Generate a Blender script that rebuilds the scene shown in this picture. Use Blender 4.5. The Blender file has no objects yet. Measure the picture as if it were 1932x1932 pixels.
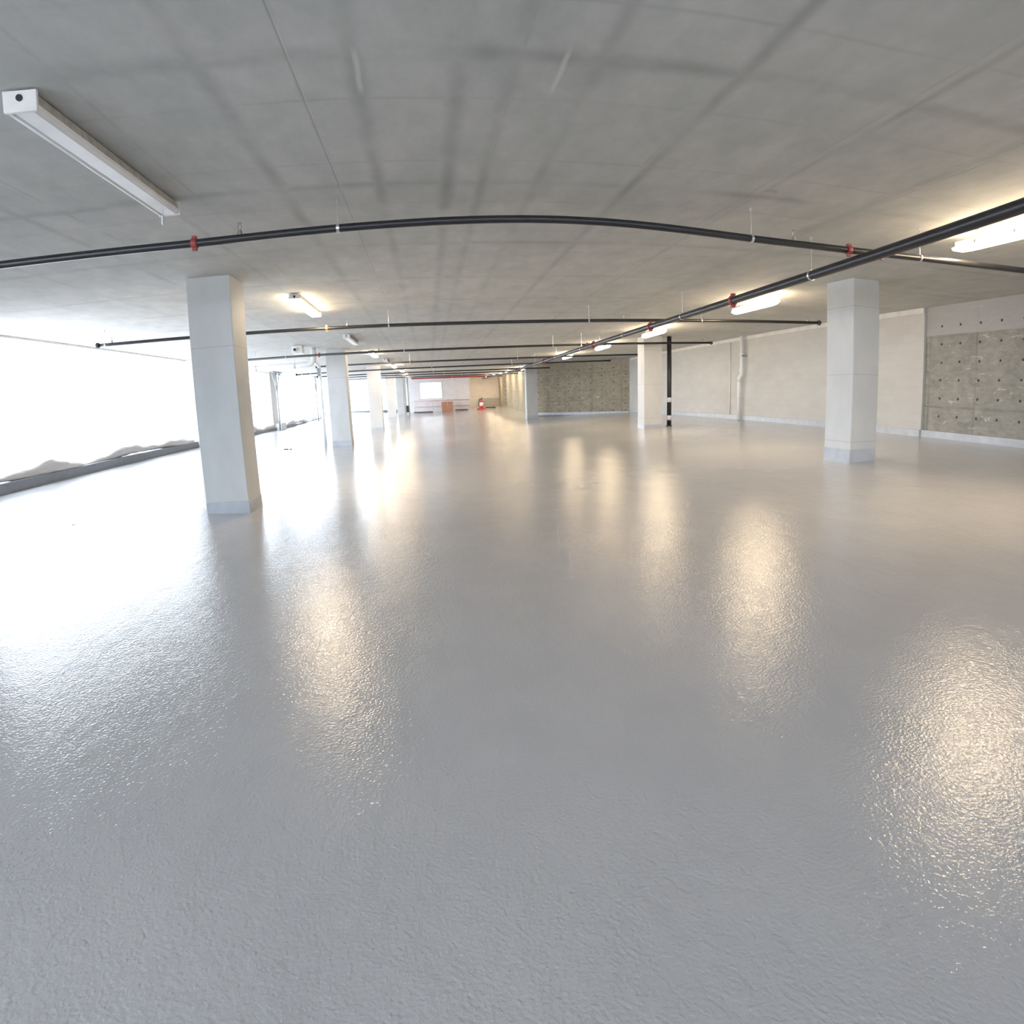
import bpy, bmesh, math, random
from mathutils import Vector, Matrix

SC = bpy.context.scene
COL = SC.collection
random.seed(7)

# ------------------------------------------------------------------ camera
YAW, PITCH, ROLL = .1333, -.1979, -.0378
cam = bpy.data.cameras.new('camera')
cam_ob = bpy.data.objects.new('camera', cam)
COL.objects.link(cam_ob)
fw = Vector((math.sin(YAW) * math.cos(PITCH), math.cos(YAW) * math.cos(PITCH), math.sin(PITCH)))
r0 = Vector((math.cos(YAW), -math.sin(YAW), 0))
u0 = r0.cross(fw)
rt = math.cos(ROLL) * r0 + math.sin(ROLL) * u0
up = -math.sin(ROLL) * r0 + math.cos(ROLL) * u0
m = Matrix((rt, up, -fw)).transposed().to_4x4()
m.translation = Vector((0, 0, 1.5))
cam_ob.matrix_world = m
cam.type = 'PANO'                      # wide barrel-distorting lens
cam.panorama_type = 'FISHEYE_LENS_POLYNOMIAL'
cam.sensor_fit = 'HORIZONTAL'
cam.sensor_width = 36
cam.sensor_height = 36
cam.fisheye_fov = math.radians(300)
PX = 36 / 1932
F = 1053.0
cam.fisheye_polynomial_k0 = 0
cam.fisheye_polynomial_k1 = -1 / (F * PX)
cam.fisheye_polynomial_k2 = .2091 / (F * PX) ** 2
cam.fisheye_polynomial_k3 = -.1703 / (F * PX) ** 3
cam.fisheye_polynomial_k4 = .106 / (F * PX) ** 4
cam.clip_start = .05
SC.camera = cam_ob

# ------------------------------------------------------------------ world, daylight, exposure
world = bpy.data.worlds.new('overcast_sky')
SC.world = world
world.use_nodes = True
bg = world.node_tree.nodes['Background']
wt = world.node_tree
tc = wt.nodes.new('ShaderNodeTexCoord')
sx = wt.nodes.new('ShaderNodeSeparateXYZ')
rp = wt.nodes.new('ShaderNodeValToRGB')          # bright overcast sky above, duller ground below
wt.links.new(tc.outputs['Generated'], sx.inputs[0])
mp = wt.nodes.new('ShaderNodeMapRange')
mp.inputs[1].default_value = -1
wt.links.new(sx.outputs[2], mp.inputs[0])
wt.links.new(mp.outputs[0], rp.inputs[0])
rp.color_ramp.elements[0].position = .46
rp.color_ramp.elements[0].color = (.40, .42, .45, 1)
rp.color_ramp.elements[1].position = .53
rp.color_ramp.elements[1].color = (.77, .87, 1.0, 1)
wt.links.new(rp.outputs[0], bg.inputs[0])
bg.inputs[1].default_value = 9.3
WORLD_EXP = 0.50
H = 3.33


def portal(loc, rot, sx, sy):
    li = bpy.data.lights.new('daylight_portal', 'AREA')
    li.shape = 'RECTANGLE'
    li.size, li.size_y = sx, sy
    li.cycles.is_portal = True
    o = bpy.data.objects.new('daylight_portal', li)
    o.location = loc
    o.rotation_euler = rot
    COL.objects.link(o)


for (ya, yb) in ((-8.5, 1.6), (9.6, 20.2), (21.9, 31.0), (32.8, 56.0)):
    portal((-8.45, (ya + yb) / 2, 2.0), (0, math.radians(-90), 0), 3.2, yb - ya)
portal((-5.4, 56.7, 2.1), (math.radians(-90), 0, 0), 5.6, 3.2)

portal((1.0, -9.6, 2.0), (math.radians(90), 0, 0), 17.5, 3.2)      # open side behind the camera
SC.view_settings.view_transform = 'Standard'
SC.view_settings.look = 'None'
SC.view_settings.gamma = 1
SC.view_settings.use_curve_mapping = False
SC.view_settings.exposure = WORLD_EXP
cy = SC.cycles
cy.use_denoising = True
cy.use_adaptive_sampling = True
cy.adaptive_threshold = .06
cy.adaptive_min_samples = 16
cy.max_bounces = 8
cy.diffuse_bounces = 5
cy.glossy_bounces = 3
cy.transmission_bounces = 4
cy.transparent_max_bounces = 10
cy.sample_clamp_indirect = 10
cy.caustics_reflective = False
cy.caustics_refractive = False


# ------------------------------------------------------------------ node helpers
class NT:
    def __init__(s, name):
        s.m = bpy.data.materials.new(name)
        s.m.use_nodes = True
        s.t = s.m.node_tree
        s.t.nodes.clear()
        s.out = s.t.nodes.new('ShaderNodeOutputMaterial')

    def n(s, typ, **kw):
        nd = s.t.nodes.new(typ)
        for k, v in kw.items():
            if k.startswith('i_'):
                nd.inputs[int(k[2:])].default_value = v
            else:
                setattr(nd, k, v)
        return nd

    def l(s, a, b):
        s.t.links.new(a, b)

    def val(s, x, sock):
        if isinstance(x, (int, float)):
            sock.default_value = x
        else:
            s.l(x, sock)

    def math(s, op, a, b=0.0, c=None):
        nd = s.n('ShaderNodeMath', operation=op)
        s.val(a, nd.inputs[0])
        s.val(b, nd.inputs[1])
        if c is not None:
            s.val(c, nd.inputs[2])
        return nd.outputs[0]

    def pos(s):
        g = s.n('ShaderNodeNewGeometry')
        x = s.n('ShaderNodeSeparateXYZ')
        s.l(g.outputs['Position'], x.inputs[0])
        return g.outputs['Position'], x.outputs[0], x.outputs[1], x.outputs[2]

    def noise(s, vec, scale, detail=4, rough=.55, stretch=None, dist=0.0):
        if stretch:
            mp = s.n('ShaderNodeMapping')
            mp.inputs['Scale'].default_value = stretch
            s.l(vec, mp.inputs[0])
            vec = mp.outputs[0]
        nd = s.n('ShaderNodeTexNoise')
        nd.inputs['Scale'].default_value = scale
        nd.inputs['Detail'].default_value = detail
        nd.inputs['Roughness'].default_value = rough
        nd.inputs['Distortion'].default_value = dist
        s.l(vec, nd.inputs['Vector'])
        return nd.outputs[0]

    def ramp(s, fac, stops):
        nd = s.n('ShaderNodeValToRGB')
        e = nd.color_ramp.elements
        while len(e) < len(stops):
            e.new(.5)
        for el, (p, c) in zip(e, stops):
            el.position = p
            el.color = (*c, 1) if len(c) == 3 else c
        s.l(fac, nd.inputs[0])
        return nd.outputs[0]

    def mix(s, fac, a, b, mode='MIX'):
        nd = s.n('ShaderNodeMix', data_type='RGBA', blend_type=mode)
        s.val(fac, nd.inputs[0])
        for x, k in ((a, 6), (b, 7)):
            if isinstance(x, tuple):
                nd.inputs[k].default_value = (*x[:3], 1)
            else:
                s.l(x, nd.inputs[k])
        return nd.outputs[2]

    def maprange(s, v, a, b, c, d):
        nd = s.n('ShaderNodeMapRange')
        s.l(v, nd.inputs[0])
        for i, x in enumerate((a, b, c, d)):
            nd.inputs[i + 1].default_value = x
        return nd.outputs[0]

    def bump(s, h, strength, dist):
        nd = s.n('ShaderNodeBump')
        nd.inputs['Strength'].default_value = strength
        nd.inputs['Distance'].default_value = dist
        s.l(h, nd.inputs['Height'])
        return nd.outputs[0]

    def bsdf(s, color, rough=.5, metal=0.0, normal=None, spec=.5, coat=0.0, coat_rough=.1):
        nd = s.n('ShaderNodeBsdfPrincipled')
        if isinstance(color, tuple):
            nd.inputs['Base Color'].default_value = (*color[:3], 1)
        else:
            s.l(color, nd.inputs['Base Color'])
        s.val(rough, nd.inputs['Roughness'])
        nd.inputs['Metallic'].default_value = metal
        nd.inputs['Specular IOR Level'].default_value = spec
        nd.inputs['Coat Weight'].default_value = coat
        nd.inputs['Coat Roughness'].default_value = coat_rough
        if normal is not None:
            s.l(normal, nd.inputs['Normal'])
        return nd

    def done(s, sh):
        s.l(sh.outputs[0] if hasattr(sh, 'outputs') else sh, s.out.inputs[0])
        return s.m


def simple(name, color, rough=.5, metal=0.0, var=.06, scale=12, spec=.5, bump=0.0):
    t = NT(name)
    p, x, y, z = t.pos()
    nz = t.noise(p, scale, 4)
    dark = tuple(c * (1 - var * 2) for c in color)
    lite = tuple(min(1, c * (1 + var)) for c in color)
    c = t.ramp(nz, [(.3, dark), (.7, lite)])
    nr = t.bump(nz, bump, .004) if bump else None
    return t.done(t.bsdf(c, rough, metal, nr, spec))


def lines(t, coord, spacing, offset, width, wob):
    """1 on a joint line every `spacing`, 0 elsewhere"""
    a = t.math('ADD', coord, wob)
    a = t.math('SUBTRACT', a, offset)
    a = t.math('DIVIDE', a, spacing)
    a = t.math('ADD', a, .5)
    a = t.math('FRACT', a)
    a = t.math('SUBTRACT', a, .5)
    a = t.math('ABSOLUTE', a)
    a = t.math('MULTIPLY', a, spacing)
    nd = t.n('ShaderNodeMapRange', interpolation_type='SMOOTHSTEP')
    t.l(a, nd.inputs[0])
    nd.inputs[1].default_value = 0
    nd.inputs[2].default_value = width
    nd.inputs[3].default_value = 1
    nd.inputs[4].default_value = 0
    return nd.outputs[0]


# ------------------------------------------------------------------ materials
def mat_floor():
    t = NT('grey_epoxy_floor')
    p, x, y, z = t.pos()
    big = t.noise(p, .35, 5, .55, dist=.6)
    mid = t.noise(p, 2.2, 5, .6, (1, .6, 1))
    c = t.ramp(big, [(.3, (.48, .475, .48)), (.7, (.54, .53, .53))])
    c = t.mix(.25, c, t.ramp(mid, [(.35, (.45, .445, .45)), (.65, (.55, .54, .54))]))
    # shallow troweled ridges and orange-peel stipple of the coating
    fine = t.noise(p, 70, 2, .5)
    ridg = t.noise(p, 2.6, 4, .6, (1, .45, 1), 1.2)
    wave = t.noise(p, 14, 3, .55)
    h1 = t.math('MULTIPLY', fine, .0034)
    h2 = t.math('MULTIPLY', ridg, .0055)
    h3 = t.math('MULTIPLY', wave, .0022)
    h = t.math('ADD', t.math('ADD', h1, h2), h3)
    nb = t.bump(h, .8, 1.0)
    ro = t.ramp(mid, [(.3, (.07, .07, .07)), (.75, (.14, .14, .14))])
    sp = t.n('ShaderNodeSeparateColor')
    t.l(ro, sp.inputs[0])
    return t.done(t.bsdf(c, sp.outputs[0], 0, nb, .5))


def mat_ceiling():
    t = NT('formed_concrete_ceiling')
    p, x, y, z = t.pos()
    w1 = t.math('MULTIPLY', t.math('SUBTRACT', t.noise(p, 1.1, 3), .5), .05)
    brk = t.noise(p, .9, 3, .6)
    brk2 = t.noise(p, 1.7, 3, .6, (.6, 1.4, 1))
    big = t.noise(p, .45, 5, .6, dist=.4)
    mid = t.noise(p, 3.5, 6, .65, (1, .6, 1))
    c = t.ramp(big, [(.28, (.50, .50, .485)), (.72, (.64, .635, .615))])
    c = t.mix(.5, c, t.ramp(mid, [(.3, (.42, .465, .45)), (.7, (.68, .675, .66))]))
    # board joints
    def band(cd, at, w_, k):
        a = t.math('ABSOLUTE', t.math('SUBTRACT', t.math('ADD', cd, w1), at))
        nd = t.n('ShaderNodeMapRange', interpolation_type='SMOOTHSTEP')
        t.l(a, nd.inputs[0])
        for i_, v_ in enumerate((0, w_, k, 0)):
            nd.inputs[i_ + 1].default_value = v_
        return nd.outputs[0]
    b1 = t.maprange(brk, .36, .62, .15, 1)
    b2 = t.maprange(brk2, .36, .62, .1, 1)
    fs = []
    for at, w_, k in ((-1.15, .10, .8), (-.33, .09, .7), (.24, .10, .9), (.53, .08, .75), (1.0, .08, .5), (1.84, .08, .8),
                      (-3.48, .08, .8), (-4.7, .07, .5), (3.10, .06, .8), (-2.2, .05, .6), (4.3, .1, .5)):
        fs.append(t.math('MULTIPLY', band(x, at, w_, k), b1))
    fs.append(t.math('MULTIPLY', lines(t, y, 2.0, 1.10, .13, w1), t.math('MULTIPLY', b2, .7)))
    fs.append(t.math('MULTIPLY', lines(t, y, 1.0, .6, .03, w1), t.math('MULTIPLY', b1, .35)))
    fs.append(t.math('MULTIPLY', lines(t, x, 1.22, -.66, .025, w1), t.math('MULTIPLY', b2, .4)))
    f5 = t.math('MULTIPLY', lines(t, x, 5.04, -.66, .012, 0.0), .5)
    f = f5
    for q in fs:
        f = t.math('MAXIMUM', f, q)
    c = t.mix(t.math('MULTIPLY', f, t.maprange(y, 4.8, 8.0, .52, .30)), c, (.19, .20, .195))
    # small dark blotches
    bl = t.noise(p, 2.0, 2, .5, (1, 1, 1), .5)
    c = t.mix(t.maprange(bl, .74, .80, 0, .4), c, (.22, .22, .21))
    # two chalky drips
    for (sx, sy0, sy1) in ((-.315, 3.02, 3.58), (.80, 2.98, 3.56)):
        dx = t.math('ABSOLUTE', t.math('SUBTRACT', t.math('ADD', x, t.math('MULTIPLY', w1, 1.5)), sx))
        a = t.maprange(dx, .006, .022, 1, 0)
        cy_ = t.math('ABSOLUTE', t.math('SUBTRACT', y, (sy0 + sy1) / 2))
        b = t.maprange(cy_, (sy1 - sy0) / 2 - .12, (sy1 - sy0) / 2, 1, 0)
        c = t.mix(t.math('MULTIPLY', t.math('MULTIPLY', a, b), .6), c, (.75, .76, .75))
    nb = t.bump(t.math('SUBTRACT', mid, t.math('MULTIPLY', f5, 2)), .25, .01)
    return t.done(t.bsdf(c, .78, 0, nb, .3))


def mat_column(name, sp_z, off_z):
    t = NT(name)
    p, x, y, z = t.pos()
    big = t.noise(p, 1.4, 5, .6, (1, 1, .5))
    sp = t.noise(p, 26, 2, .5)
    c = t.ramp(big, [(.3, (.55, .565, .565)), (.7, (.65, .66, .66))])
    c = t.mix(t.maprange(sp, .72, .78, 0, .35), c, (.28, .28, .27))
    w = t.math('MULTIPLY', t.math('SUBTRACT', t.noise(p, 2, 2), .5), .02)
    ln = t.math('MULTIPLY', lines(t, z, sp_z, off_z, .008, w), .5)
    c = t.mix(ln, c, (.25, .25, .24))
    nb = t.bump(big, .2, .01)
    return t.done(t.bsdf(c, .6, 0, nb, .35))


def mat_rough_wall(name, axis, tint, darker=0.0, topk=.75):
    """board-marked pour with tie holes; axis = horizontal coordinate index"""
    t = NT(name)
    p, x, y, z = t.pos()
    u = (x, y)[axis]
    big = t.noise(p, .9, 6, .65, dist=.5)
    mid = t.noise(p, 5, 6, .7, (1, 1, 2.2))
    k = 1 - darker
    a = tuple(v * .66 * k for v in tint)
    b = tuple(v * k for v in tint)
    c = t.ramp(big, [(.3, a), (.7, b)])
    c = t.mix(.55, c, t.ramp(mid, [(.3, tuple(v * .5 * k for v in tint)), (.7, tuple(min(1, v * 1.12) * k for v in tint))]))
    w = t.math('MULTIPLY', t.math('SUBTRACT', t.noise(p, 1.5, 3), .5), .06)
    lz = t.math('MULTIPLY', lines(t, z, .77, 2.70, .05, w), t.maprange(t.noise(p, 1.3, 3), .42, .66, 0, .6))
    lu = t.math('MULTIPLY', lines(t, u, 1.25, .42, .05, w), t.maprange(t.noise(p, .8, 3), .4, .62, .1, .6))
    c = t.mix(t.math('MAXIMUM', lz, lu), c, tuple(v * .42 for v in tint))
    # pale efflorescence smears
    bl = t.noise(p, 1.6, 5, .7, (1, 1, 1.5), 1.0)
    c = t.mix(t.maprange(bl, .52, .66, 0, .45), c, tuple(v * .45 for v in tint))
    ef = t.noise(p, 3.2, 4, .6, (1, 1, 3.2), .8)
    c = t.mix(t.maprange(ef, .63, .70, 0, .55), c, (.62, .62, .58))
    # smoother pale top strip
    top = t.maprange(z, 2.68, 2.72, 0, topk)
    c = t.mix(top, c, tuple(min(1, v * 1.22) for v in (tint[0] * .98, tint[1], tint[2] * 1.12)))
    # tie holes on a grid
    def dist(cd, sp, off):
        q = t.math('FRACT', t.math('ADD', t.math('DIVIDE', t.math('SUBTRACT', cd, off), sp), .5))
        return t.math('MULTIPLY', t.math('SUBTRACT', q, .5), sp)
    du = dist(t.math('ADD', u, t.math('MULTIPLY', w, .8)), .50, .1)
    dz = dist(t.math('ADD', z, t.math('MULTIPLY', w, .8)), .385, 2.89)
    rr = t.math('SQRT', t.math('ADD', t.math('MULTIPLY', du, du), t.math('MULTIPLY', dz, dz)))
    hole = t.math('MULTIPLY', t.maprange(rr, .016, .034, 1, 0), t.math('LESS_THAN', z, 3.1))
    c = t.mix(hole, c, (.05, .05, .05))
    nb = t.bump(t.math('SUBTRACT', t.math('ADD', mid, big), hole), .5, .02)
    return t.done(t.bsdf(c, .85, 0, nb, .25))


def mat_block(name, tint, axis=1):
    t = NT(name)
    p, x, y, z = t.pos()
    cm = t.n('ShaderNodeCombineXYZ')
    t.l((x, y)[axis], cm.inputs[0])
    t.l(z, cm.inputs[1])
    br = t.n('ShaderNodeTexBrick')
    t.l(cm.outputs[0], br.inputs['Vector'])
    br.inputs['Color1'].default_value = (*tint, 1)
    br.inputs['Color2'].default_value = (*(v * .93 for v in tint), 1)
    br.inputs['Mortar'].default_value = (*(v * .87 for v in tint), 1)
    br.inputs['Scale'].default_value = 1
    br.inputs['Mortar Size'].default_value = .006
    br.inputs['Mortar Smooth'].default_value = .4
    br.inputs['Brick Width'].default_value = .40
    br.inputs['Row Height'].default_value = .20
    nz = t.noise(p, 1.2, 5, .6, (1, .6, 1.6))
    c = t.mix(.35, br.outputs[0], t.ramp(nz, [(.35, tuple(v * .86 for v in tint)), (.65, tuple(min(1, v * 1.06) for v in tint))]))
    nb = t.bump(br.outputs[1], -.15, .004)
    return t.done(t.bsdf(c, .7, 0, nb, .3))


def mat_sheet(name, trans, col=(.93, .95, .96), tl=.8):
    t = NT(name)
    p, x, y, z = t.pos()
    d = t.n('ShaderNodeBsdfDiffuse')
    d.inputs[0].default_value = (*col, 1)
    s = t.n('ShaderNodeBsdfTranslucent')
    s.inputs[0].default_value = (*col, 1)
    m1 = t.n('ShaderNodeMixShader')
    m1.inputs[0].default_value = tl
    t.l(d.outputs[0], m1.inputs[1])
    t.l(s.outputs[0], m1.inputs[2])
    tr = t.n('ShaderNodeBsdfTransparent')
    m2 = t.n('ShaderNodeMixShader')
    nz = t.noise(p, 2.5, 3, .5, (1, 1, .6))
    t.l(t.maprange(nz, .3, .7, max(0, trans - .08), min(1, trans + .08)), m2.inputs[0])
    t.l(m1.outputs[0], m2.inputs[1])
    t.l(tr.outputs[0], m2.inputs[2])
    return t.done(m2)


def mat_glow(name, color, strength):
    t = NT(name)
    p, x, y, z = t.pos()
    e = t.n('ShaderNodeEmission')
    e.inputs[0].default_value = (*color, 1)
    e.inputs[1].default_value = strength
    return t.done(e)


M = dict(
    floor=mat_floor(), ceiling=mat_ceiling(), column=mat_column('pale_column_concrete', 1.12, .64), column_left=mat_column('pale_left_column_concrete', 3.4, 2.38),
    rough_right=mat_rough_wall('tie_hole_concrete_right', 1, (.36, .355, .325)),
    rough_far=mat_rough_wall('tie_hole_concrete_far', 0, (.43, .39, .30), 0.0, 0.15),
    block=mat_block('painted_block', (.56, .56, .545)),
    panel=mat_block('pale_far_panel', (.86, .84, .85), 0),
    plain=simple('plain_wall_concrete', (.46, .46, .45), .8, bump=.2, scale=2),
    band=simple('coated_upturn', (.50, .53, .58), .35, scale=5),
    kerb=simple('dark_kerb_concrete', (.16, .17, .19), .6, scale=6),
    trimw=simple('pale_trim', (.68, .68, .67), .5, scale=4),
    black=simple('black_steel_pipe', (.022, .022, .025), .32, .0, scale=8, spec=.6),
    black_main=simple('dark_main_pipe', (.026, .025, .030), .33, .0, scale=5, spec=.35),
    red=simple('red_grooved_coupling', (.34, .055, .055), .45, scale=20),
    redpipe=simple('red_painted_pipe', (.36, .07, .07), .45),
    orange=simple('orange_coupling', (.75, .22, .10), .45, scale=20),
    galv=simple('galvanised_steel', (.72, .73, .74), .3, .85, scale=30),
    brass=simple('sprinkler_brass', (.35, .33, .28), .35, .8),
    white=simple('white_lamp_enamel', (.80, .79, .77), .4, scale=6, var=.05),
    dirty=simple('dusty_edge', (.50, .48, .45), .7, scale=18, var=.15),
    lens=simple('unlit_lamp_lens', (.86, .86, .87), .3, scale=4, var=.04),
    hole=simple('dark_knockout', (.03, .03, .03), .7),
    pvc=simple('white_plastic_pipe', (.82, .83, .83), .35, scale=3, var=.03),
    riser=simple('black_plastic_riser', (.030, .028, .034), .4, scale=4),
    sheet=mat_sheet('hazy_plastic_sheet', .66),
    roll=simple('gathered_plastic_hem', (.42, .40, .39), .5, scale=6, var=.04),
    panelwin=mat_sheet('window_film', .14),
    card=simple('cardboard', (.46, .24, .15), .8, scale=3),
    cardd=simple('cardboard_tape', (.55, .36, .24), .5, scale=3),
    dark=simple('dark_rubber', (.035, .035, .038), .6),
    timber=simple('dark_timber', (.09, .06, .05), .7, scale=6),
    extred=simple('extinguisher_red', (.55, .05, .06), .3),
    label=simple('white_label', (.85, .85, .87), .5),
    warm=mat_glow('lit_warm_diffuser', (1.0, .765, .50), 62.0),
    steel=simple('grey_shoring_steel', (.30, .32, .34), .5, .4),
    debris=simple('grey_scrap', (.13, .12, .11), .8, scale=40),
    railp=simple('faded_red_rail', (.62, .30, .27), .5),
)


# ------------------------------------------------------------------ geometry helpers
def fz(x, y=0.0):
    g = .017 * (y - 33) if y > 33 else 0.0
    return .055 * (math.sqrt(x * x + 4) - 2) + g


def cz(y):
    return H + (.017 * (y - 33) if y > 33 else 0.0)


def box(bm, x0, x1, y0, y1, z0, z1, bevel=0.0):
    vs = [bm.verts.new(c) for c in ((x0, y0, z0), (x1, y0, z0), (x1, y1, z0), (x0, y1, z0),
                                    (x0, y0, z1), (x1, y0, z1), (x1, y1, z1), (x0, y1, z1))]
    fs = [bm.faces.new([vs[i] for i in q]) for q in
          ((3, 2, 1, 0), (4, 5, 6, 7), (0, 1, 5, 4), (1, 2, 6, 5), (2, 3, 7, 6), (3, 0, 4, 7))]
    if bevel:
        ed = list({e for f in fs for e in f.edges})
        bmesh.ops.bevel(bm, geom=ed, offset=bevel, segments=2, affect='EDGES', profile=.5)
    return vs


def tube(bm, pts, r, seg=16, cap=True, rads=None):
    pts = [Vector(p) for p in pts]
    rings = []
    prev = None
    for i, p in enumerate(pts):
        if i == 0:
            d = pts[1] - p
        elif i == len(pts) - 1:
            d = p - pts[i - 1]
        else:
            d = (pts[i + 1] - p).normalized() + (p - pts[i - 1]).normalized()
        d.normalize()
        if prev is None:
            a = Vector((0, 0, 1)) if abs(d.z) < .9 else Vector((1, 0, 0))
            u = d.cross(a).normalized()
        else:
            u = (prev - d * prev.dot(d)).normalized()
        prev = u
        v = d.cross(u)
        rr = rads[i] if rads else r
        rings.append([bm.verts.new(p + (u * math.cos(2 * math.pi * k / seg) + v * math.sin(2 * math.pi * k / seg)) * rr)
                      for k in range(seg)])
    for a, b in zip(rings, rings[1:]):
        for k in range(seg):
            bm.faces.new((a[k], a[(k + 1) % seg], b[(k + 1) % seg], b[k]))
    if cap:
        bm.faces.new(list(reversed(rings[0])))
        bm.faces.new(rings[-1])


def prism(bm, prof, y0, y1):
    """profile in x,z swept along y"""
    a = [bm.verts.new((x, y0, z)) for x, z in prof]
    b = [bm.verts.new((x, y1, z)) for x, z in prof]
    n = len(prof)
    for k in range(n):
        bm.faces.new((a[k], a[(k + 1) % n], b[(k + 1) % n], b[k]))
    bm.faces.new(list(reversed(a)))
    bm.faces.new(b)


def mk(name, bm, mat, parent=None, smooth=False, loc=None):
    bmesh.ops.recalc_face_normals(bm, faces=bm.faces)
    me = bpy.data.meshes.new(name)
    bm.to_mesh(me)
    bm.free()
    if mat is not None:
        me.materials.append(mat)
    if smooth:
        for f in me.polygons:
            f.use_smooth = len(f.vertices) == 4
    o = bpy.data.objects.new(name, me)
    COL.objects.link(o)
    if loc:
        o.location = loc
    if parent:
        o.parent = parent
    return o


def BM():
    return bmesh.new()


def tag(o, label, cat, group=None, kind=None):
    o['label'] = label
    o['category'] = cat
    if group:
        o['group'] = group
    if kind:
        o['kind'] = kind
    return o


def thing(name, loc, label, cat, group=None, rz=0.0, kind=None):
    o = bpy.data.objects.new(name, None)
    o.empty_display_size = .2
    o.location = loc
    o.rotation_euler = (0, 0, rz)
    COL.objects.link(o)
    return tag(o, label, cat, group, kind)


def struct(name, bm, mat, smooth=False):
    o = mk(name, bm, mat, smooth=smooth)
    o['kind'] = 'structure'
    return o


def dup(root, loc, label, group=None, rz=None):
    r = root.copy()
    COL.objects.link(r)
    r.location = loc
    if rz is not None:
        r.rotation_euler = (0, 0, rz)
    r['label'] = label
    if group:
        r['group'] = group
    for ch in list(root.children):
        c = ch.copy()
        COL.objects.link(c)
        c.parent = r
        for g in ch.children:
            d = g.copy()
            COL.objects.link(d)
            d.parent = c
    return r


# ------------------------------------------------------------------ the setting
XL, XR = -8.10, 10.70
YB, YF = -9.0, 56.0


def grid_surface(bm, xs, ys, zf, thick):
    top = [[bm.verts.new((x, y, zf(x, y))) for x in xs] for y in ys]
    bot = [[bm.verts.new((x, y, zf(x, y) + thick)) for x in xs] for y in ys]
    ny, nx = len(ys), len(xs)
    for j in range(ny - 1):
        for i in range(nx - 1):
            bm.faces.new((top[j][i], top[j][i + 1], top[j + 1][i + 1], top[j + 1][i]))
            bm.faces.new((bot[j][i], bot[j + 1][i], bot[j + 1][i + 1], bot[j][i + 1]))
    for j in range(ny - 1):
        bm.faces.new((top[j][0], top[j + 1][0], bot[j + 1][0], bot[j][0]))
        bm.faces.new((top[j][-1], bot[j][-1], bot[j + 1][-1], top[j + 1][-1]))
    for i in range(nx - 1):
        bm.faces.new((top[0][i], bot[0][i], bot[0][i + 1], top[0][i + 1]))
        bm.faces.new((top[-1][i], top[-1][i + 1], bot[-1][i + 1], bot[-1][i]))


xs = [-8.5 + i * .4 for i in range(49)] + [11.1]
ys = [YB - .3, -4, 0, 4, 8, 12, 16, 20, 24, 28, 33, 36, 40, 45, 50, 56.5, 62.5]
bm = BM()
grid_surface(bm, xs, ys, fz, -.25)
struct('floor', bm, M['floor'], smooth=True)
bm = BM()
grid_surface(bm, [-8.5, 0, 11.1], [v for v in ys if v <= 33], lambda x, y: cz(y), .3)
struct('ceiling', bm, M['ceiling'])
bm = BM()
grid_surface(bm, [-8.5, 0, 11.1], [v for v in ys if v >= 33], lambda x, y: cz(y), .3)
struct('ceiling_far', bm, M['ceiling'])


def wall_box(name, x0, x1, y0, y1, mat, z0=-.05, z1=None):
    bm = BM()
    box(bm, x0, x1, y0, y1, z0, z1 if z1 is not None else cz(y1) + .02)
    return struct(name, bm, M[mat])


# right side: tie-hole concrete nearby, block further on
YJ = 10.55
wall_box('wall_right_concrete', XR + .06, XR + .4, YB, YJ + .1, 'rough_right')
wall_box('wall_right_block', XR, XR + .4, YJ, 30.3, 'block', z1=H + .01)
bm = BM()
box(bm, XR - .03, XR, YJ, 30.0, H - .12, H - .002)
struct('trim_1', bm, M['trimw'])
bm = BM()
fzR = fz(XR)
box(bm, XR - .04, XR + .0, YJ, 30.0, fzR - .05, fzR + .15, .008)
box(bm, XR + .0, XR + .06, YB, YJ, fzR - .05, fzR + .15, .008)
struct('baseboard_right', bm, M['band'])

# far right: slanting tie-hole wall, then a stretch running away
def slab_between(bm, a, b, th, z0, z1):
    ax, ay = a
    bx, by = b
    d = Vector((bx - ax, by - ay, 0)).normalized()
    n = Vector((d.y, -d.x, 0)) * th
    c = [(ax, ay), (bx, by), (bx + n.x, by + n.y), (ax + n.x, ay + n.y)]
    lo = [bm.verts.new((x, y, z0)) for x, y in c]
    hi = [bm.verts.new((x, y, z1)) for x, y in c]
    bm.faces.new(list(reversed(lo)))
    bm.faces.new(hi)
    for k in range(4):
        bm.faces.new((lo[k], lo[(k + 1) % 4], hi[(k + 1) % 4], hi[k]))


bm = BM()
slab_between(bm, (6.50, 35.2), (XR + .2, 30.3), -.3, 0, H + .1)
struct('wall_far_right', bm, M['rough_far'])
bm = BM()
slab_between(bm, (7.35, 62.0), (6.50, 35.2), -.3, 0, 3.9)
struct('wall_far_side', bm, M['rough_far'])
bm = BM()
slab_between(bm, (6.46, 35.16), (XR - .06, 30.2), .03, fz(8, 34), fz(8, 34) + .16)
struct('baseboard_far_right', bm, M['band'])

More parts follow.
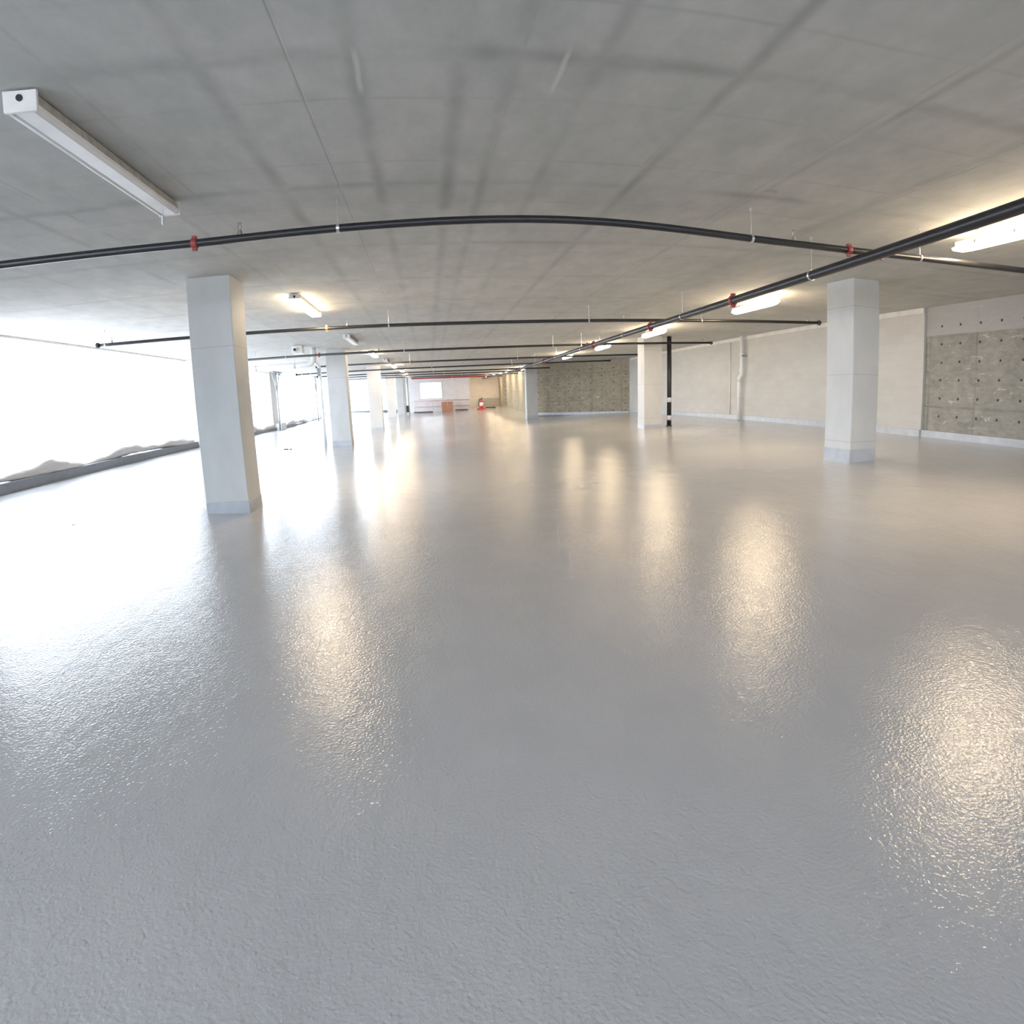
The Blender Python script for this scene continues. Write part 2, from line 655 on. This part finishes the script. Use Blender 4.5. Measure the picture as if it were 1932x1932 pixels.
# far wall: panel wall with a bright window, deeper bay to the right
ZF = cz(YF)
FB = fz(1, YF)
bm = BM()
box(bm, -1.9, -.85, YF, YF + .25, FB - .3, ZF)
box(bm, -.85, 1.25, YF, YF + .25, FB - .3, FB + 1.25)
box(bm, -.85, 1.25, YF, YF + .25, FB + 2.75, ZF)
box(bm, 1.25, 3.9, YF, YF + .25, FB - .3, ZF)
box(bm, 3.65, 3.9, YF + .25, YF + 5.5, FB - .3, ZF)
struct('wall_far', bm, M['panel'])
bm = BM()
box(bm, -.85, 1.25, YF + .1, YF + .13, FB + 1.25, FB + 2.75)
w = struct('window_1', bm, M['panelwin'])
bm = BM()
for x in (-.87, .17, 1.21):
    box(bm, x, x + .05, YF - .02, YF + .08, FB + 1.22, FB + 2.78)
for z in (FB + 1.21, FB + 2.74):
    box(bm, -.87, 1.27, YF - .02, YF + .08, z, z + .05)
mk('window_frame', bm, M['trimw'], w)
portal((.2, YF + .5, FB + 2), (math.radians(-90), 0, 0), 2.1, 1.5)
bm = BM()
box(bm, 3.9, 8.0, 61.5, 61.8, 0, ZF + .2)
struct('wall_far_bay', bm, M['panel'])
bm = BM()
box(bm, 5.2, 7.3, 60.9, 61.49, fz(5, 61), fz(5, 61) + .85, .01)
struct('trim_2', bm, M['plain'])
# end wall pier left of the panel wall
wall_box('wall_far_pier', -2.75, -1.9, YF, YF + .5, 'plain', z1=ZF)

# left side: solid stretch, piers between the sheeted bays
wall_box('wall_left', XL - .3, XL, 1.8, 9.45, 'plain', z0=.2)
wall_box('wall_left_upstand', XL - .3, XL, YB, 1.8, 'plain', z0=.2, z1=.95)
bm = BM()
box(bm, XL - .3, XL + .22, 20.3, 21.8, .2, H, .015)
struct('wall_left_pier', bm, M['column'])
bm = BM()
box(bm, XL - .3, XL - .05, 31.1, 32.6, .2, H, .015)
box(bm, XL - .05, XL + .30, 31.3, 32.4, .2, fz(XL) + .34, .015)
struct('wall_left_pier', bm, M['column'])
bm = BM()
box(bm, XL - .3, XL + .05, 55.7, 56.5, .2, cz(56), .015)
struct('wall_left_end', bm, M['plain'])
wall_box('wall_back', XL, XR, YB - .3, YB, 'plain', z1=1.95)

# kerbs under the openings
for i, (ya, yb) in enumerate(((9.45, 20.3), (21.8, 31.1), (32.6, 55.7))):
    bm = BM()
    zf = fz(XL)
    box(bm, XL - .28, XL + .10, ya, yb, zf - .1, zf + (.20, .13, .13)[i], .012)
    struct('trim_%d' % (3 + i), bm, M['kerb'])
bm = BM()
box(bm, XL, -2.75, YF + .05, YF + .35, fz(-6, YF) - .15, fz(-6, YF) + .15, .01)
struct('trim_6', bm, M['kerb'])

# ------------------------------------------------------------------ plastic sheeting
def sheet_mesh(ya, yb, z0, z1, x, amp, seed, along='y', yc=0):
    rnd = random.Random(seed)
    ph = [rnd.uniform(0, 6.28) for _ in range(6)]
    bm = BM()
    n = int((yb - ya) / .16)
    k = 16
    rows = []
    for i in range(n + 1):
        t = ya + (yb - ya) * i / n
        col = []
        for j in range(k + 1):
            z = z0 + (z1 - z0) * j / k
            hang = 1 - j / k
            off = amp * (math.sin(t * 2.1 + ph[0] + hang) * .5 + math.sin(t * 5.3 + ph[1] + hang * 2) * .3 + math.sin(t * .8 + ph[2]) * .6) * (.25 + hang)
            col.append(bm.verts.new((x + off, t, z) if along == 'y' else (t, yc + off, z)))
        rows.append(col)
    for a, b in zip(rows, rows[1:]):
        for j in range(k):
            bm.faces.new((a[j], b[j], b[j + 1], a[j + 1]))
    return bm


def roll_mesh(ya, yb, x, z, seed):
    rnd = random.Random(seed)
    bm = BM()
    seg = 14
    rings = []
    n = int((yb - ya) / .09)
    ph = [rnd.uniform(0, 6.28) for _ in range(5)]
    for i in range(n + 1):
        t = ya + (yb - ya) * i / n
        r = .055 + .10 * abs(math.sin(t * .95 + ph[0])) ** 2.2 + .012 * math.sin(t * 6.1 + ph[1])
        r *= 1.15 if t < ya + 3 else 1
        zc = z + r * .75 + .05 * math.sin(t * .9 + ph[3])
        ring = []
        for s_ in range(seg):
            a = 2 * math.pi * s_ / seg
            rr = r * (1 + .05 * math.sin(3 * a + t * 11) + .16 * math.sin(2 * a + t * 2.2 + ph[2]) + .05 * math.sin(5 * a + t * 5))
            ring.append(bm.verts.new((x + .75 * rr * math.cos(a), t, zc + rr * math.sin(a) * .95)))
        rings.append(ring)
    for a, b in zip(rings, rings[1:]):
        for s_ in range(seg):
            bm.faces.new((a[s_], a[(s_ + 1) % seg], b[(s_ + 1) % seg], b[s_]))
    bm.faces.new(rings[0])
    bm.faces.new(rings[-1])
    return bm


SHEETG = 'plastic sheets over the open bays'
for i, (ya, yb, lab) in enumerate((
        (9.5, 20.25, 'glowing white plastic sheet left of the nearest column, its hem gathered on the kerb'),
        (21.85, 31.05, 'glowing white plastic sheet seen just right of the nearest column'),
        (32.65, 55.65, 'narrow glowing plastic sheet behind the propped posts, left of the second column'))):
    zk = fz(XL) + (.20, .13, .13)[i]
    t = thing('plastic_sheet', (XL - .12, (ya + yb) / 2, zk), lab, 'plastic sheet', SHEETG)
    o = mk('sheet', sheet_mesh(ya, yb, zk + .04, cz(ya) - .012, XL - .14, .05, i), M['sheet'], smooth=True)
    o.parent = t
    o.matrix_parent_inverse = Matrix.Translation(t.location).inverted()
    o = mk('gathered_hem', roll_mesh(ya + .05, yb - .1, XL - .02, zk, 20 + i), M['roll'], smooth=True)
    o.parent = t
    o.matrix_parent_inverse = Matrix.Translation(t.location).inverted()
    bm = BM()
    box(bm, XL - .17, XL - .09, ya, yb, cz(ya) - .05, cz(ya) - .002)
    o = mk('batten', bm, M['trimw'])
    o.parent = t
    o.matrix_parent_inverse = Matrix.Translation(t.location).inverted()
t = mk('plastic_sheet', sheet_mesh(XL + .1, -2.78, fz(-6, YF) + .15, ZF - .02, 0, .04, 9, 'x', YF + .2), M['sheet'], smooth=True)
tag(t, 'bright plastic sheet closing the far end, seen between second and third left columns', 'plastic sheet', SHEETG)


# ------------------------------------------------------------------ columns
def column(x, y, w, d, label, group, rz=0.0, band=.17):
    z0 = fz(x + w / 2, y)
    top = cz(y)
    cx, cyy = x + w / 2, y + d / 2
    t = thing('concrete_column', (cx, cyy, z0), label, 'column', group, rz, 'thing')
    bm = BM()
    box(bm, -w / 2, w / 2, -d / 2, d / 2, -.06, top - z0 + .005, .012)
    mk('shaft', bm, M['column_left' if x < 0 else 'column'], t)
    bm = BM()
    e = .006
    box(bm, -w / 2 - e, w / 2 + e, -d / 2 - e, d / 2 + e, -.08, band, .01)
    mk('base_band', bm, M['band'], t)
    return t


GL, GR = 'columns in the left row', 'columns in the right row'
column(-3.21, 8.17, .61, .62, 'nearest and largest pale concrete column, standing left before the white plastic sheet', GL)
column(-3.36, 20.1, .65, .60, 'second column of the left row, beside the white drain pipes', GL, band=.19)
column(-3.05, 30.2, .64, .60, 'third column of the left row, bright sheet showing on its left', GL)
column(-3.06, 43.0, .62, .60, 'fourth column of the left row, partly hiding the last one', GL)
column(-2.66, 48.5, .60, .60, 'last and narrowest column of the left row, beside the white far post', GL)
column(6.80, 8.30, .60, .62, 'nearest column on the right, in front of the long block wall', GR, rz=.10, band=.22)
column(7.08, 18.6, .64, .62, 'middle column of the right row, beside the black riser pipe', GR, band=.12)
column(5.62, 33.6, .66, .60, 'farthest column of the right row, at the left end of the stained concrete wall', GR)

# ------------------------------------------------------------------ lamps
def lamp_left(lit, n=None):
    """surface batten lamp, origin at the ceiling, length along y"""
    L = 1.94
    t = thing('ceiling_lamp', (0, 0, 0), 'x', 'ceiling lamp')
    bm = BM()
    prism(bm, [(-.062, -.012), (.062, -.012), (.085, -.085), (-.085, -.085)], -L / 2, L / 2)
    mk('housing', bm, M['dirty'] if not lit else M['white'], t)
    for sy in (-1, 1):
        bm = BM()
        y0 = sy * L / 2
        box(bm, -.095, .095, min(y0, y0 + sy * .02), max(y0, y0 + sy * .02), -.09 if lit else -.125, -.01, .004)
        mk('end_plate', bm, M['white'], t)
    bm = BM()
    tube(bm, [(.0, -L / 2 - .021, -.052), (.0, -L / 2 - .024, -.052)], .019, 20)
    mk('cable_hole', bm, M['hole'], t)
    bm = BM()
    prism(bm, [(-.09, -.085), (.09, -.085), (.088, -.108), (.06, -.122), (-.045, -.122), (-.062, -.108)], -L / 2 + .005, L / 2 - .005)
    mk('diffuser', bm, M['warm'] if lit else M['lens'], t)
    bm = BM()
    tube(bm, [(-.076, -L / 2 + .01, -.108), (-.076, L / 2 - .01, -.108)], .016, 12)
    mk('tube', bm, M['warm'] if lit else M['lens'], t, smooth=True)
    return t


def lamp_right():
    """sealed rounded tub lamp"""
    L = 1.75
    t = thing('ceiling_lamp', (0, 0, 0), 'x', 'ceiling lamp')
    bm = BM()
    box(bm, -.055, .055, -L / 2 + .06, L / 2 - .06, -.16, -.10, .01)
    mk('housing', bm, M['white'], t)
    for sy in (-.55, .55):
        bm = BM()
        tube(bm, [(0, sy, -.11), (0, sy, -.001)], .008, 8)
        tube(bm, [(0, sy, -.012), (0, sy, -.0005)], .025, 12)
        mk('hanger', bm, M['galv'], t)
    bm = BM()
    secs = []
    for i in range(15):
        s_ = i / 14 * 2 - 1
        y = s_ * L / 2
        k = (1 - abs(s_) ** 10) ** .5 if abs(s_) < 1 else .0
        k = max(k, .35)
        ring = []
        for q in range(16):
            a = math.pi * q / 15
            ring.append(bm.verts.new((math.cos(a) * .085 * k, y, -.16 - math.sin(a) * .075 * k)))
        secs.append(ring)
    for a, b in zip(secs, secs[1:]):
        for q in range(15):
            bm.faces.new((a[q], a[q + 1], b[q + 1], b[q]))
        bm.faces.new((a[15], a[0], b[0], b[15]))
    bm.faces.new(secs[0])
    bm.faces.new(secs[-1])
    mk('diffuser', bm, M['warm'], t, smooth=True)
    for y in (-.5, 0, .5):
        for q in (-.088, .088):
            bm = BM()
            box(bm, q - .004, q + .004, y - .015, y + .015, -.175, -.135)
            mk('clip', bm, M['galv'], t)
    return t


GLl, GRl = 'lamps in the left ceiling row', 'lamps in the right ceiling row'
p_un = lamp_left(False)
p_un.location = (-2.14, 4.17, H)
tag(p_un, 'large unlit white batten lamp on the ceiling at upper left, round hole in its end', 'ceiling lamp', GLl)
bm = BM()
box(bm, -.066, -.054, .955, .975, -.20, -.11)
mk('loose_tail', bm, M['lens'], p_un)
dup(p_un, (-2.08, 16.95, H), 'unlit white batten lamp above the second left column', GLl)
dup(p_un, (-1.76, 26.3, H), 'tiny unlit lamp between two lit ones in the left row, beyond the third pipe', GLl)
p_l = lamp_left(True)
p_l.location = (-2.09, 10.85, H)
tag(p_l, 'nearest lit lamp of the left row, right of the nearest column', 'ceiling lamp', GLl)
for (x, y, lab) in ((-1.95, 22.2, 'second lit lamp of the left row, crossed by a thin black pipe'),
                    (-1.66, 29.9, 'third lit lamp of the left row, above the fourth column'),
                    (-1.52, 35.8, 'fourth lit lamp of the left row, second from its far end'),
                    (-1.50, 42.4, 'farthest lit lamp of the left row, beside the white far post')):
    dup(p_l, (x, y, cz(y)), lab, GLl)
p_r = lamp_right()
p_r.location = (6.03, 4.62, H)
tag(p_r, 'largest lit lamp, cut by the right edge beside the thick main pipe', 'ceiling lamp', GRl)
for (x, y, lab) in ((6.47, 10.80, 'lit lamp below the thick pipe, left of the nearest right column'),
                    (6.44, 16.15, 'lit lamp right above the middle right column'),
                    (6.33, 20.80, 'lit lamp right of the thick pipe, fourth from the right edge'),
                    (6.18, 25.6, 'lit lamp over the left part of the stained far concrete wall'),
                    (6.06, 38.0, 'small lit lamp just left of the farthest right column'),
                    (5.82, 43.0, 'small lit lamp over the far bay, second left of the farthest right column'),
                    (5.80, 47.5, 'faint small lit lamp over the far bay, third left of the farthest right column'),
                    (5.75, 52.0, 'very faint small lit lamp over the far bay, fourth left of the farthest right column'),
                    (5.85, 58.6, 'faintest and farthest lit lamp of the right row')):
    dup(p_r, (x, y, cz(y)), lab, GRl)


# ------------------------------------------------------------------ sprinkler pipes
def coupling(bm, p, axis, r, w=.05):
    p = Vector(p)
    d = Vector((1, 0, 0)) if axis == 'x' else Vector((0, 1, 0))
    pts = [p - d * w / 2, p - d * w * .42, p - d * w * .2, p + d * w * .2, p + d * w * .42, p + d * w / 2]
    tube(bm, pts, r, 20, True, [r * 1.1, r * 1.3, r * 1.4, r * 1.4, r * 1.3, r * 1.1])
    n = Vector((0, 0, 1))
    for s_ in (-1, 1):
        c = p + n * s_ * r * 1.45
        o = d * (w * .36)
        e = Vector((d.y, d.x, 0)) * r * .5
        vs = [bm.verts.new(c + a * o + b * e + n * cc * r * .38) for a in (-1, 1) for b in (-1, 1) for cc in (-1, 1)]
        for q in ((0, 1, 3, 2), (4, 6, 7, 5), (0, 4, 5, 1), (2, 3, 7, 6), (0, 2, 6, 4), (1, 5, 7, 3)):
            bm.faces.new([vs[i] for i in q])


def hanger_bm(p, axis, r, ztop):
    p = Vector(p)
    bm = BM()
    d = Vector((1, 0, 0)) if axis == 'x' else Vector((0, 1, 0))
    tube(bm, [p - d * .013, p + d * .013], r + .006, 18, True)
    tube(bm, [p + Vector((0, 0, r)), Vector((p.x, p.y, ztop))], .0055, 8)
    tube(bm, [Vector((p.x, p.y, ztop - .03)), Vector((p.x, p.y, ztop))], .014, 10)
    return bm


def sprinkler_bm(p, r):
    p = Vector(p)
    bm = BM()
    z = p.z + r * .8
    tube(bm, [(p.x, p.y, z), (p.x, p.y, z + .035)], .021, 14)
    tube(bm, [(p.x, p.y, z + .035), (p.x, p.y, z + .05)], .014, 12)
    for s_ in (-1, 1):
        tube(bm, [(p.x + s_ * .010, p.y, z + .05), (p.x + s_ * .020, p.y, z + .075), (p.x + s_ * .004, p.y, z + .105)], .004, 6)
    tube(bm, [(p.x, p.y, z + .105), (p.x, p.y, z + .110)], .022, 14)
    return bm


def keep(o, t):
    o.parent = t
    o.matrix_parent_inverse = Matrix.Translation(t.location).inverted()
    return o


def interp(tab, v):
    if v <= tab[0][0]:
        return tab[0][1]
    for (a, fa), (b, fb) in zip(tab, tab[1:]):
        if v <= b:
            q = (v - a) / (b - a)
            return fa + (fb - fa) * q
    return tab[-1][1]


GP = 'thin black sprinkler pipes across the ceiling'


def branch(y, x0, x1, zf, r, label, coups, hangs, sprs, ends, step=None, dark='black', cm='red'):
    t = thing('sprinkler_pipe', ((x0 + x1) / 2, y, zf((x0 + x1) / 2)), label, 'pipe', GP)
    n = max(2, int((x1 - x0) / .25)) if step else 2
    bm = BM()
    tube(bm, [(x0 + (x1 - x0) * i / n, y, zf(x0 + (x1 - x0) * i / n)) for i in range(n + 1)], r, 18)
    keep(mk('pipe', bm, M[dark], smooth=True), t)
    for x in coups:
        bm = BM()
        coupling(bm, (x, y, zf(x)), 'x', r, .055)
        keep(mk('coupling', bm, M[cm], smooth=False), t)
    for x in hangs:
        keep(mk('hanger', hanger_bm((x, y, zf(x)), 'x', r, cz(y)), M['galv']), t)
    for x in sprs:
        keep(mk('sprinkler_head', sprinkler_bm((x, y, zf(x)), r), M['brass']), t)
    for x in ends:
        bm = BM()
        tube(bm, [(x - .035, y, zf(x)), (x - .02, y, zf(x)), (x + .02, y, zf(x)), (x + .035, y, zf(x))], r, 16, True,
             [r * 1.2, r * 1.7, r * 1.7, r * 1.2])
        keep(mk('end_cap', bm, M['black']), t)
    return t


# first branch: gently bowed run crossing overhead
Z1 = [(-5.6, 3.040), (-3.93, 3.035), (-2.03, 3.020), (-1.61, 3.030), (-.73, 3.062), (.28, 3.100), (.83, 3.112), (1.33, 3.112),
      (1.96, 3.090), (2.6, 3.050), (3.23, 3.012), (3.73, 2.998), (4.6, 2.985), (5.42, 2.990), (7.15, 3.00), (8.8, 3.0)]


def z1f(x):
    # smoothed table
    return sum(interp(Z1, x + d) * w_ for d, w_ in ((-.3, .25), (0, .5), (.3, .25)))


branch(5.42, -5.6, 8.8, z1f, .036, 'long black sprinkler pipe crossing the whole view in the foreground, with a red coupling',
       (-2.03, 4.42, 4.86), (-.73, 3.23, 5.42), (-1.61, 3.73), (), step=True)
branch(12.05, -6.72, 8.95, lambda x: 3.012 + .0005 * x + .0016 * max(0, abs(x - 1) - 3) ** 2, .034, 'second black sprinkler pipe, behind the nearest column, one orange coupling',
       (-1.95,), (-6.55, -.72, 3.38, 5.92), (-6.4, -1.54, 3.95, 8.62), (-6.72, 8.95), step=True, cm='orange')
branch(18.06, -6.7, 9.22, lambda x: 3.01 + .0059 * x, .034, 'third black sprinkler pipe, ending before the block wall trim',
       (-3.2, 5.0), (-4.2, -.67, 3.9, 5.4), (-1.42, 4.3, 8.9), (-6.7, 9.22))
branch(23.44, -4.29, 9.4, lambda x: 3.01 + .0054 * x, .034, 'fourth black sprinkler pipe, crossing the middle right column',
       (-.6,), (-.67, 3.6), (4.2,), (-4.29, 9.4))
branch(27.86, -6.05, 8.85, lambda x: 3.01 + .0084 * x, .034, 'fifth black sprinkler pipe, ending against the stained far concrete wall',
       (), (-5.8, -5.4, .2, 4.0), (-5.0,), (-6.05, 8.85))
branch(32.23, -5.9, 6.7, lambda x: 3.02 + .0018 * x, .034, 'sixth black sprinkler pipe, just before the farthest right column',
       (), (.3, 4.4), (), (-5.9, 6.7))
branch(36.7, -5.9, 6.4, lambda x: cz(36.7) - .30, .034, 'seventh black sprinkler pipe, second from the far end', (), (1.0,), (), (6.4,))
branch(42.5, -6.0, 6.5, lambda x: cz(42.5) - .30, .034, 'eighth and farthest black sprinkler pipe', (), (2.4,), (), (6.5,))
branch(50.0, -1.4, 6.3, lambda x: cz(50) - .26, .075, 'thick dark red pipe under the ceiling close to the far wall', (), (2.0, 5.0), (), (), dark='redpipe')

# main feed pipe running away from the camera
MX = [(-9, 3.9), (0, 3.98), (3.24, 4.27), (4.28, 4.39), (5.1, 4.48), (6.0, 4.53), (7.84, 4.62), (9.8, 4.68), (13.3, 4.68), (18, 4.66), (26, 4.63), (50, 4.6)]
ZM = lambda y: 2.87 + (cz(y) - H)
mainp = thing('main_pipe', (4.6, 14, 2.87), 'thick dark main pipe running away along the ceiling from the right edge', 'pipe')
ysm = [-8.9 + .45 * i for i in range(0, 46)] + [12 + 2 * i for i in range(1, 20)]
smx = lambda y: sum(interp(MX, y + d) for d in (-1, -.5, 0, .5, 1)) / 5
bm = BM()
tube(bm, [(smx(y), y, ZM(y)) for y in ysm], .057, 24)
keep(mk('pipe', bm, M['black_main'], smooth=True), mainp)
for y in (8.35, 11.9, 16.2, 23.2, 29.5):
    bm = BM()
    coupling(bm, (smx(y), y, ZM(y)), 'y', .057, .075)
    keep(mk('coupling', bm, M['red']), mainp)
for y in (6.25, 10.3, 13.6, 17.5, 21.0, 25.2, 31, 37):
    keep(mk('hanger', hanger_bm((smx(y), y, ZM(y)), 'y', .057, cz(y)), M['galv']), mainp)

# ------------------------------------------------------------------ vertical pipes on the right
zb = fz(8.02, 18.6)
t = thing('riser_pipe', (8.03, 18.75, zb), 'tall black vertical pipe with two white bands, beside the middle right column', 'pipe')
bm = BM()
tube(bm, [(0, 0, 0), (0, 0, H - zb)], .075, 24)
mk('pipe', bm, M['riser'], t, smooth=True)
for z in (.20, .80):
    bm = BM()
    tube(bm, [(0, 0, z), (0, 0, z + .16)], .0775, 24)
    mk('white_band', bm, M['label'], t, smooth=True)
bm = BM()
tube(bm, [(0, 0, 0), (0, 0, .03)], .10, 24)
mk('floor_collar', bm, M['riser'], t)

zb = fz(XR, 19)
t = thing('drain_pipe', (XR - .135, 18.6, zb), 'white drain pipe with an offset, fixed to the long block wall', 'pipe')
bm = BM()
tube(bm, [(0, 0, 0), (0, 0, 1.25), (0, 0, 1.42), (0, -.16, 1.56), (0, -.16, 1.70), (0, -.16, H - zb)], .062, 20)
mk('pipe', bm, M['pvc'], t, smooth=True)
for (y, z) in ((0, .75), (0, 1.30), (-.16, 1.66), (-.16, 2.2)):
    bm = BM()
    tube(bm, [(0, y, z), (0, y, z + .09)], .072, 20)
    mk('pipe_joint', bm, M['pvc'], t, smooth=True)
bm = BM()
box(bm, -.05, .13, -.27, -.23, 2.15, 2.20)
mk('bracket', bm, M['steel'], t)
t = mk('conduit', BM() if False else (lambda b: (tube(b, [(XR - .02, 19.45, fz(XR) + .15), (XR - .02, 19.45, H - .12)], .018, 10), b)[1])(BM()), M['pvc'], smooth=True)
tag(t, 'thin pale conduit left of the white drain pipe on the block wall', 'conduit')

zc = 2.62
t = thing('drain_stub', (7.58, 8.62, H), 'short white pipe hanging from the ceiling behind the nearest right column', 'pipe')
bm = BM()
tube(bm, [(0, 0, 0), (0, 0, -.50), (-.02, 0, -.60), (-.10, 0, -.68)], .026, 16)
mk('pipe', bm, M['pvc'], t, smooth=True)
bm = BM()
tube(bm, [(0, 0, -.42), (0, 0, -.49)], .031, 16)
mk('pipe_joint', bm, M['pvc'], t, smooth=True)

# ------------------------------------------------------------------ white drain pipes near the second column
t = thing('drain_pipe', (-5.22, 19.3, 2.76), 'white horizontal drain pipe hung under the ceiling left of the second column, turning up', 'pipe')
bm = BM()
tube(bm, [(-1.75, 0, .02), (1.35, 0, .05), (1.52, 0, .07), (1.60, 0, .15), (1.62, 0, .30), (1.62, 0, H - 2.76)], .085, 20)
mk('pipe', bm, M['pvc'], t, smooth=True)
for x in (-.25, 1.0):
    bm = BM()
    tube(bm, [(x - .02, 0, .03), (x + .02, 0, .03)], .094, 18)
    tube(bm, [(x, 0, .10), (x, 0, H - 2.76)], .010, 8)
    mk('hanger', bm, M['galv'], t)
bm = BM()
tube(bm, [(1.62, 0, .30), (1.62, 0, .42)], .105, 20)
mk('pipe_joint', bm, M['pvc'], t, smooth=True)

zb = fz(-3.6, 20.4)
t = thing('drain_pipe', (-3.62, 20.3, zb), 'tall white drain pipe running down the left side of the second column', 'pipe')
bm = BM()
tube(bm, [(0, 0, .0), (0, 0, H - zb - .7), (0, -.02, H - zb - .55), (-.12, -.04, H - zb - .40), (-.14, -.04, H - zb)], .055, 18)
mk('pipe', bm, M['pvc'], t, smooth=True)
for z in (1.0, 2.2):
    bm = BM()
    tube(bm, [(0, 0, z), (0, 0, z + .1)], .066, 18)
    mk('pipe_joint', bm, M['pvc'], t, smooth=True)
bm = BM()
box(bm, -.07, .02, -.07, -.055, 2.35, 2.62)
mk('bracket', bm, M['steel'], t)

t = thing('drain_box', (-3.87, 18.4, H), 'white ceiling box with a dark round opening left of the second column', 'box')
bm = BM()
box(bm, -.17, .14, -.16, .16, -.24, -.002, .02)
mk('body', bm, M['pvc'], t)
bm = BM()
tube(bm, [(-.07, -.15, -.13), (-.07, -.24, -.13)], .06, 18)
mk('spout', bm, M['pvc'], t, smooth=True)
bm = BM()
tube(bm, [(-.07, -.240, -.13), (-.07, -.243, -.13)], .045, 18)
mk('opening', bm, M['hole'], t)


# ------------------------------------------------------------------ shoring props beyond the second bay
def prop(x, y, label, s=1.0):
    z0 = fz(x, y)
    t = thing('shoring_post', (x, y, z0), label, 'post', 'steel props by the left openings')
    h = cz(y) - z0
    bm = BM()
    tube(bm, [(0, 0, 0), (0, 0, h - .02)], .045 * s, 12)
    mk('post', bm, M['steel'], t, smooth=True)
    for q in (-1, 1):
        bm = BM()
        tube(bm, [(0, 0, h - 1.0), (0, q * .75, h - .06)], .028 * s, 8)
        mk('brace', bm, M['steel'], t, smooth=True)
    bm = BM()
    box(bm, -.12, .12, -.12, .12, 0, .02)
    mk('foot_plate', bm, M['steel'], t)
    bm = BM()
    box(bm, -.10, .10, -.85, .85, h - .06, h - .003)
    mk('head_beam', bm, M['steel'], t)
    return t


prop(-7.78, 30.9, 'slim grey steel prop standing in front of the pier right of the nearest column')
prop(-7.6, 40.7, 'grey steel prop with a forked brace, just left of the second column')

# ------------------------------------------------------------------ far end objects
zb = fz(1.7, 54.5)
t = thing('cardboard_box', (1.62, 54.6, zb), 'brown cardboard box on the floor before the pale far wall', 'box')
bm = BM()
box(bm, -.52, .52, -.35, .35, 0, .92, .012)
mk('carton', bm, M['card'], t)
bm = BM()
box(bm, -.04, .04, -.353, .353, .55, .925)
mk('tape', bm, M['cardd'], t)

t = thing('guard_rail', (1.0, 55.6, fz(1, 55.6)), 'low faded red rails along the pale far wall behind the cardboard box', 'rail')
for z in (1.05, .50):
    bm = BM()
    tube(bm, [(-2.45, 0, z), (2.75, 0, z)], .028, 10)
    mk('rail', bm, M['railp'], t, smooth=True)
for x in (-2.4, -.7, 1.0, 2.7):
    bm = BM()
    tube(bm, [(x, 0, -.02), (x, 0, 1.08)], .022, 10)
    mk('post', bm, M['trimw'], t, smooth=True)
for (x0, x1, lab) in ((-1.5, .25, 'dark timber batten on the floor at the left foot of the far wall'),
                      (2.35, 3.55, 'dark timber batten on the floor right of the cardboard box')):
    bm = BM()
    zb = fz((x0 + x1) / 2, 55.2)
    box(bm, x0, x1, 55.1, 55.25, zb, zb + .10, .01)
    tag(mk('timber_batten', bm, M['timber']), lab, 'timber', 'timber battens at the far wall')
bm = BM()
zb = fz(6, 54)
box(bm, 5.1, 6.05, 53.9, 54.1, zb, zb + .11, .01)
tag(mk('timber_batten', bm, M['timber']), 'dark timber batten right of the red fire extinguisher', 'timber', 'timber battens at the far wall')

zb = fz(4.6, 53.5)
t = thing('fire_extinguisher', (4.72, 53.6, zb), 'red and white fire extinguisher standing on a red base at the far end', 'fire extinguisher')
bm = BM()
tube(bm, [(0, 0, .10), (0, 0, .16), (0, 0, .66), (0, 0, .76), (0, 0, .82)], .2, 20, True, [.15, .18, .18, .12, .06])
mk('cylinder', bm, M['extred'], t, smooth=True)
bm = BM()
tube(bm, [(0, 0, .30), (0, 0, .62)], .183, 20)
mk('label', bm, M['label'], t, smooth=True)
bm = BM()
tube(bm, [(0, 0, .80), (0, 0, .95)], .045, 12)
box(bm, -.03, .16, -.025, .025, .93, .97)
box(bm, -.03, .14, -.025, .025, .99, 1.03)
mk('valve', bm, M['dark'], t)
bm = BM()
tube(bm, [(-.03, 0, .9), (-.2, 0, .85), (-.25, 0, .6), (-.24, 0, .3)], .022, 10)
mk('hose', bm, M['dark'], t, smooth=True)
bm = BM()
box(bm, -.42, .34, -.24, .24, 0, .10, .02)
mk('base', bm, M['extred'], t)

zb = fz(-1.9, 50.5)
t = thing('white_post', (-1.83, 50.9, zb), 'white post with a black box at its foot, beside the last left column', 'post')
bm = BM()
tube(bm, [(0, 0, 0), (0, 0, cz(51) - zb)], .11, 18)
mk('post', bm, M['pvc'], t, smooth=True)
bm = BM()
box(bm, -.20, .04, -.30, -.12, .22, .78, .02)
mk('black_box', bm, M['dark'], t)

# scraps on the floor
rnd = random.Random(3)
for (x, y, lab, s) in ((-4.55, 18.9, 'small dark scrap lying on the bright floor left of the second column', .12),
                       (-4.9, 7.55, 'tiny dark speck of debris on the glaring floor left of the nearest column', .022),):
    bm = BM()
    for k in range(3):
        px, py = rnd.uniform(-s, s), rnd.uniform(-s, s) * .4
        q = s * rnd.uniform(.35, .6)
        vs = box(bm, px - q, px + q, py - q * .5, py + q * .5, -.005, q * .45)
        for v in vs:
            v.co.x += rnd.uniform(-.2, .2) * q
            v.co.y += rnd.uniform(-.2, .2) * q
    o = mk('floor_scrap', bm, M['debris'], loc=(x, y, fz(x, y)))
    tag(o, lab, 'debris')
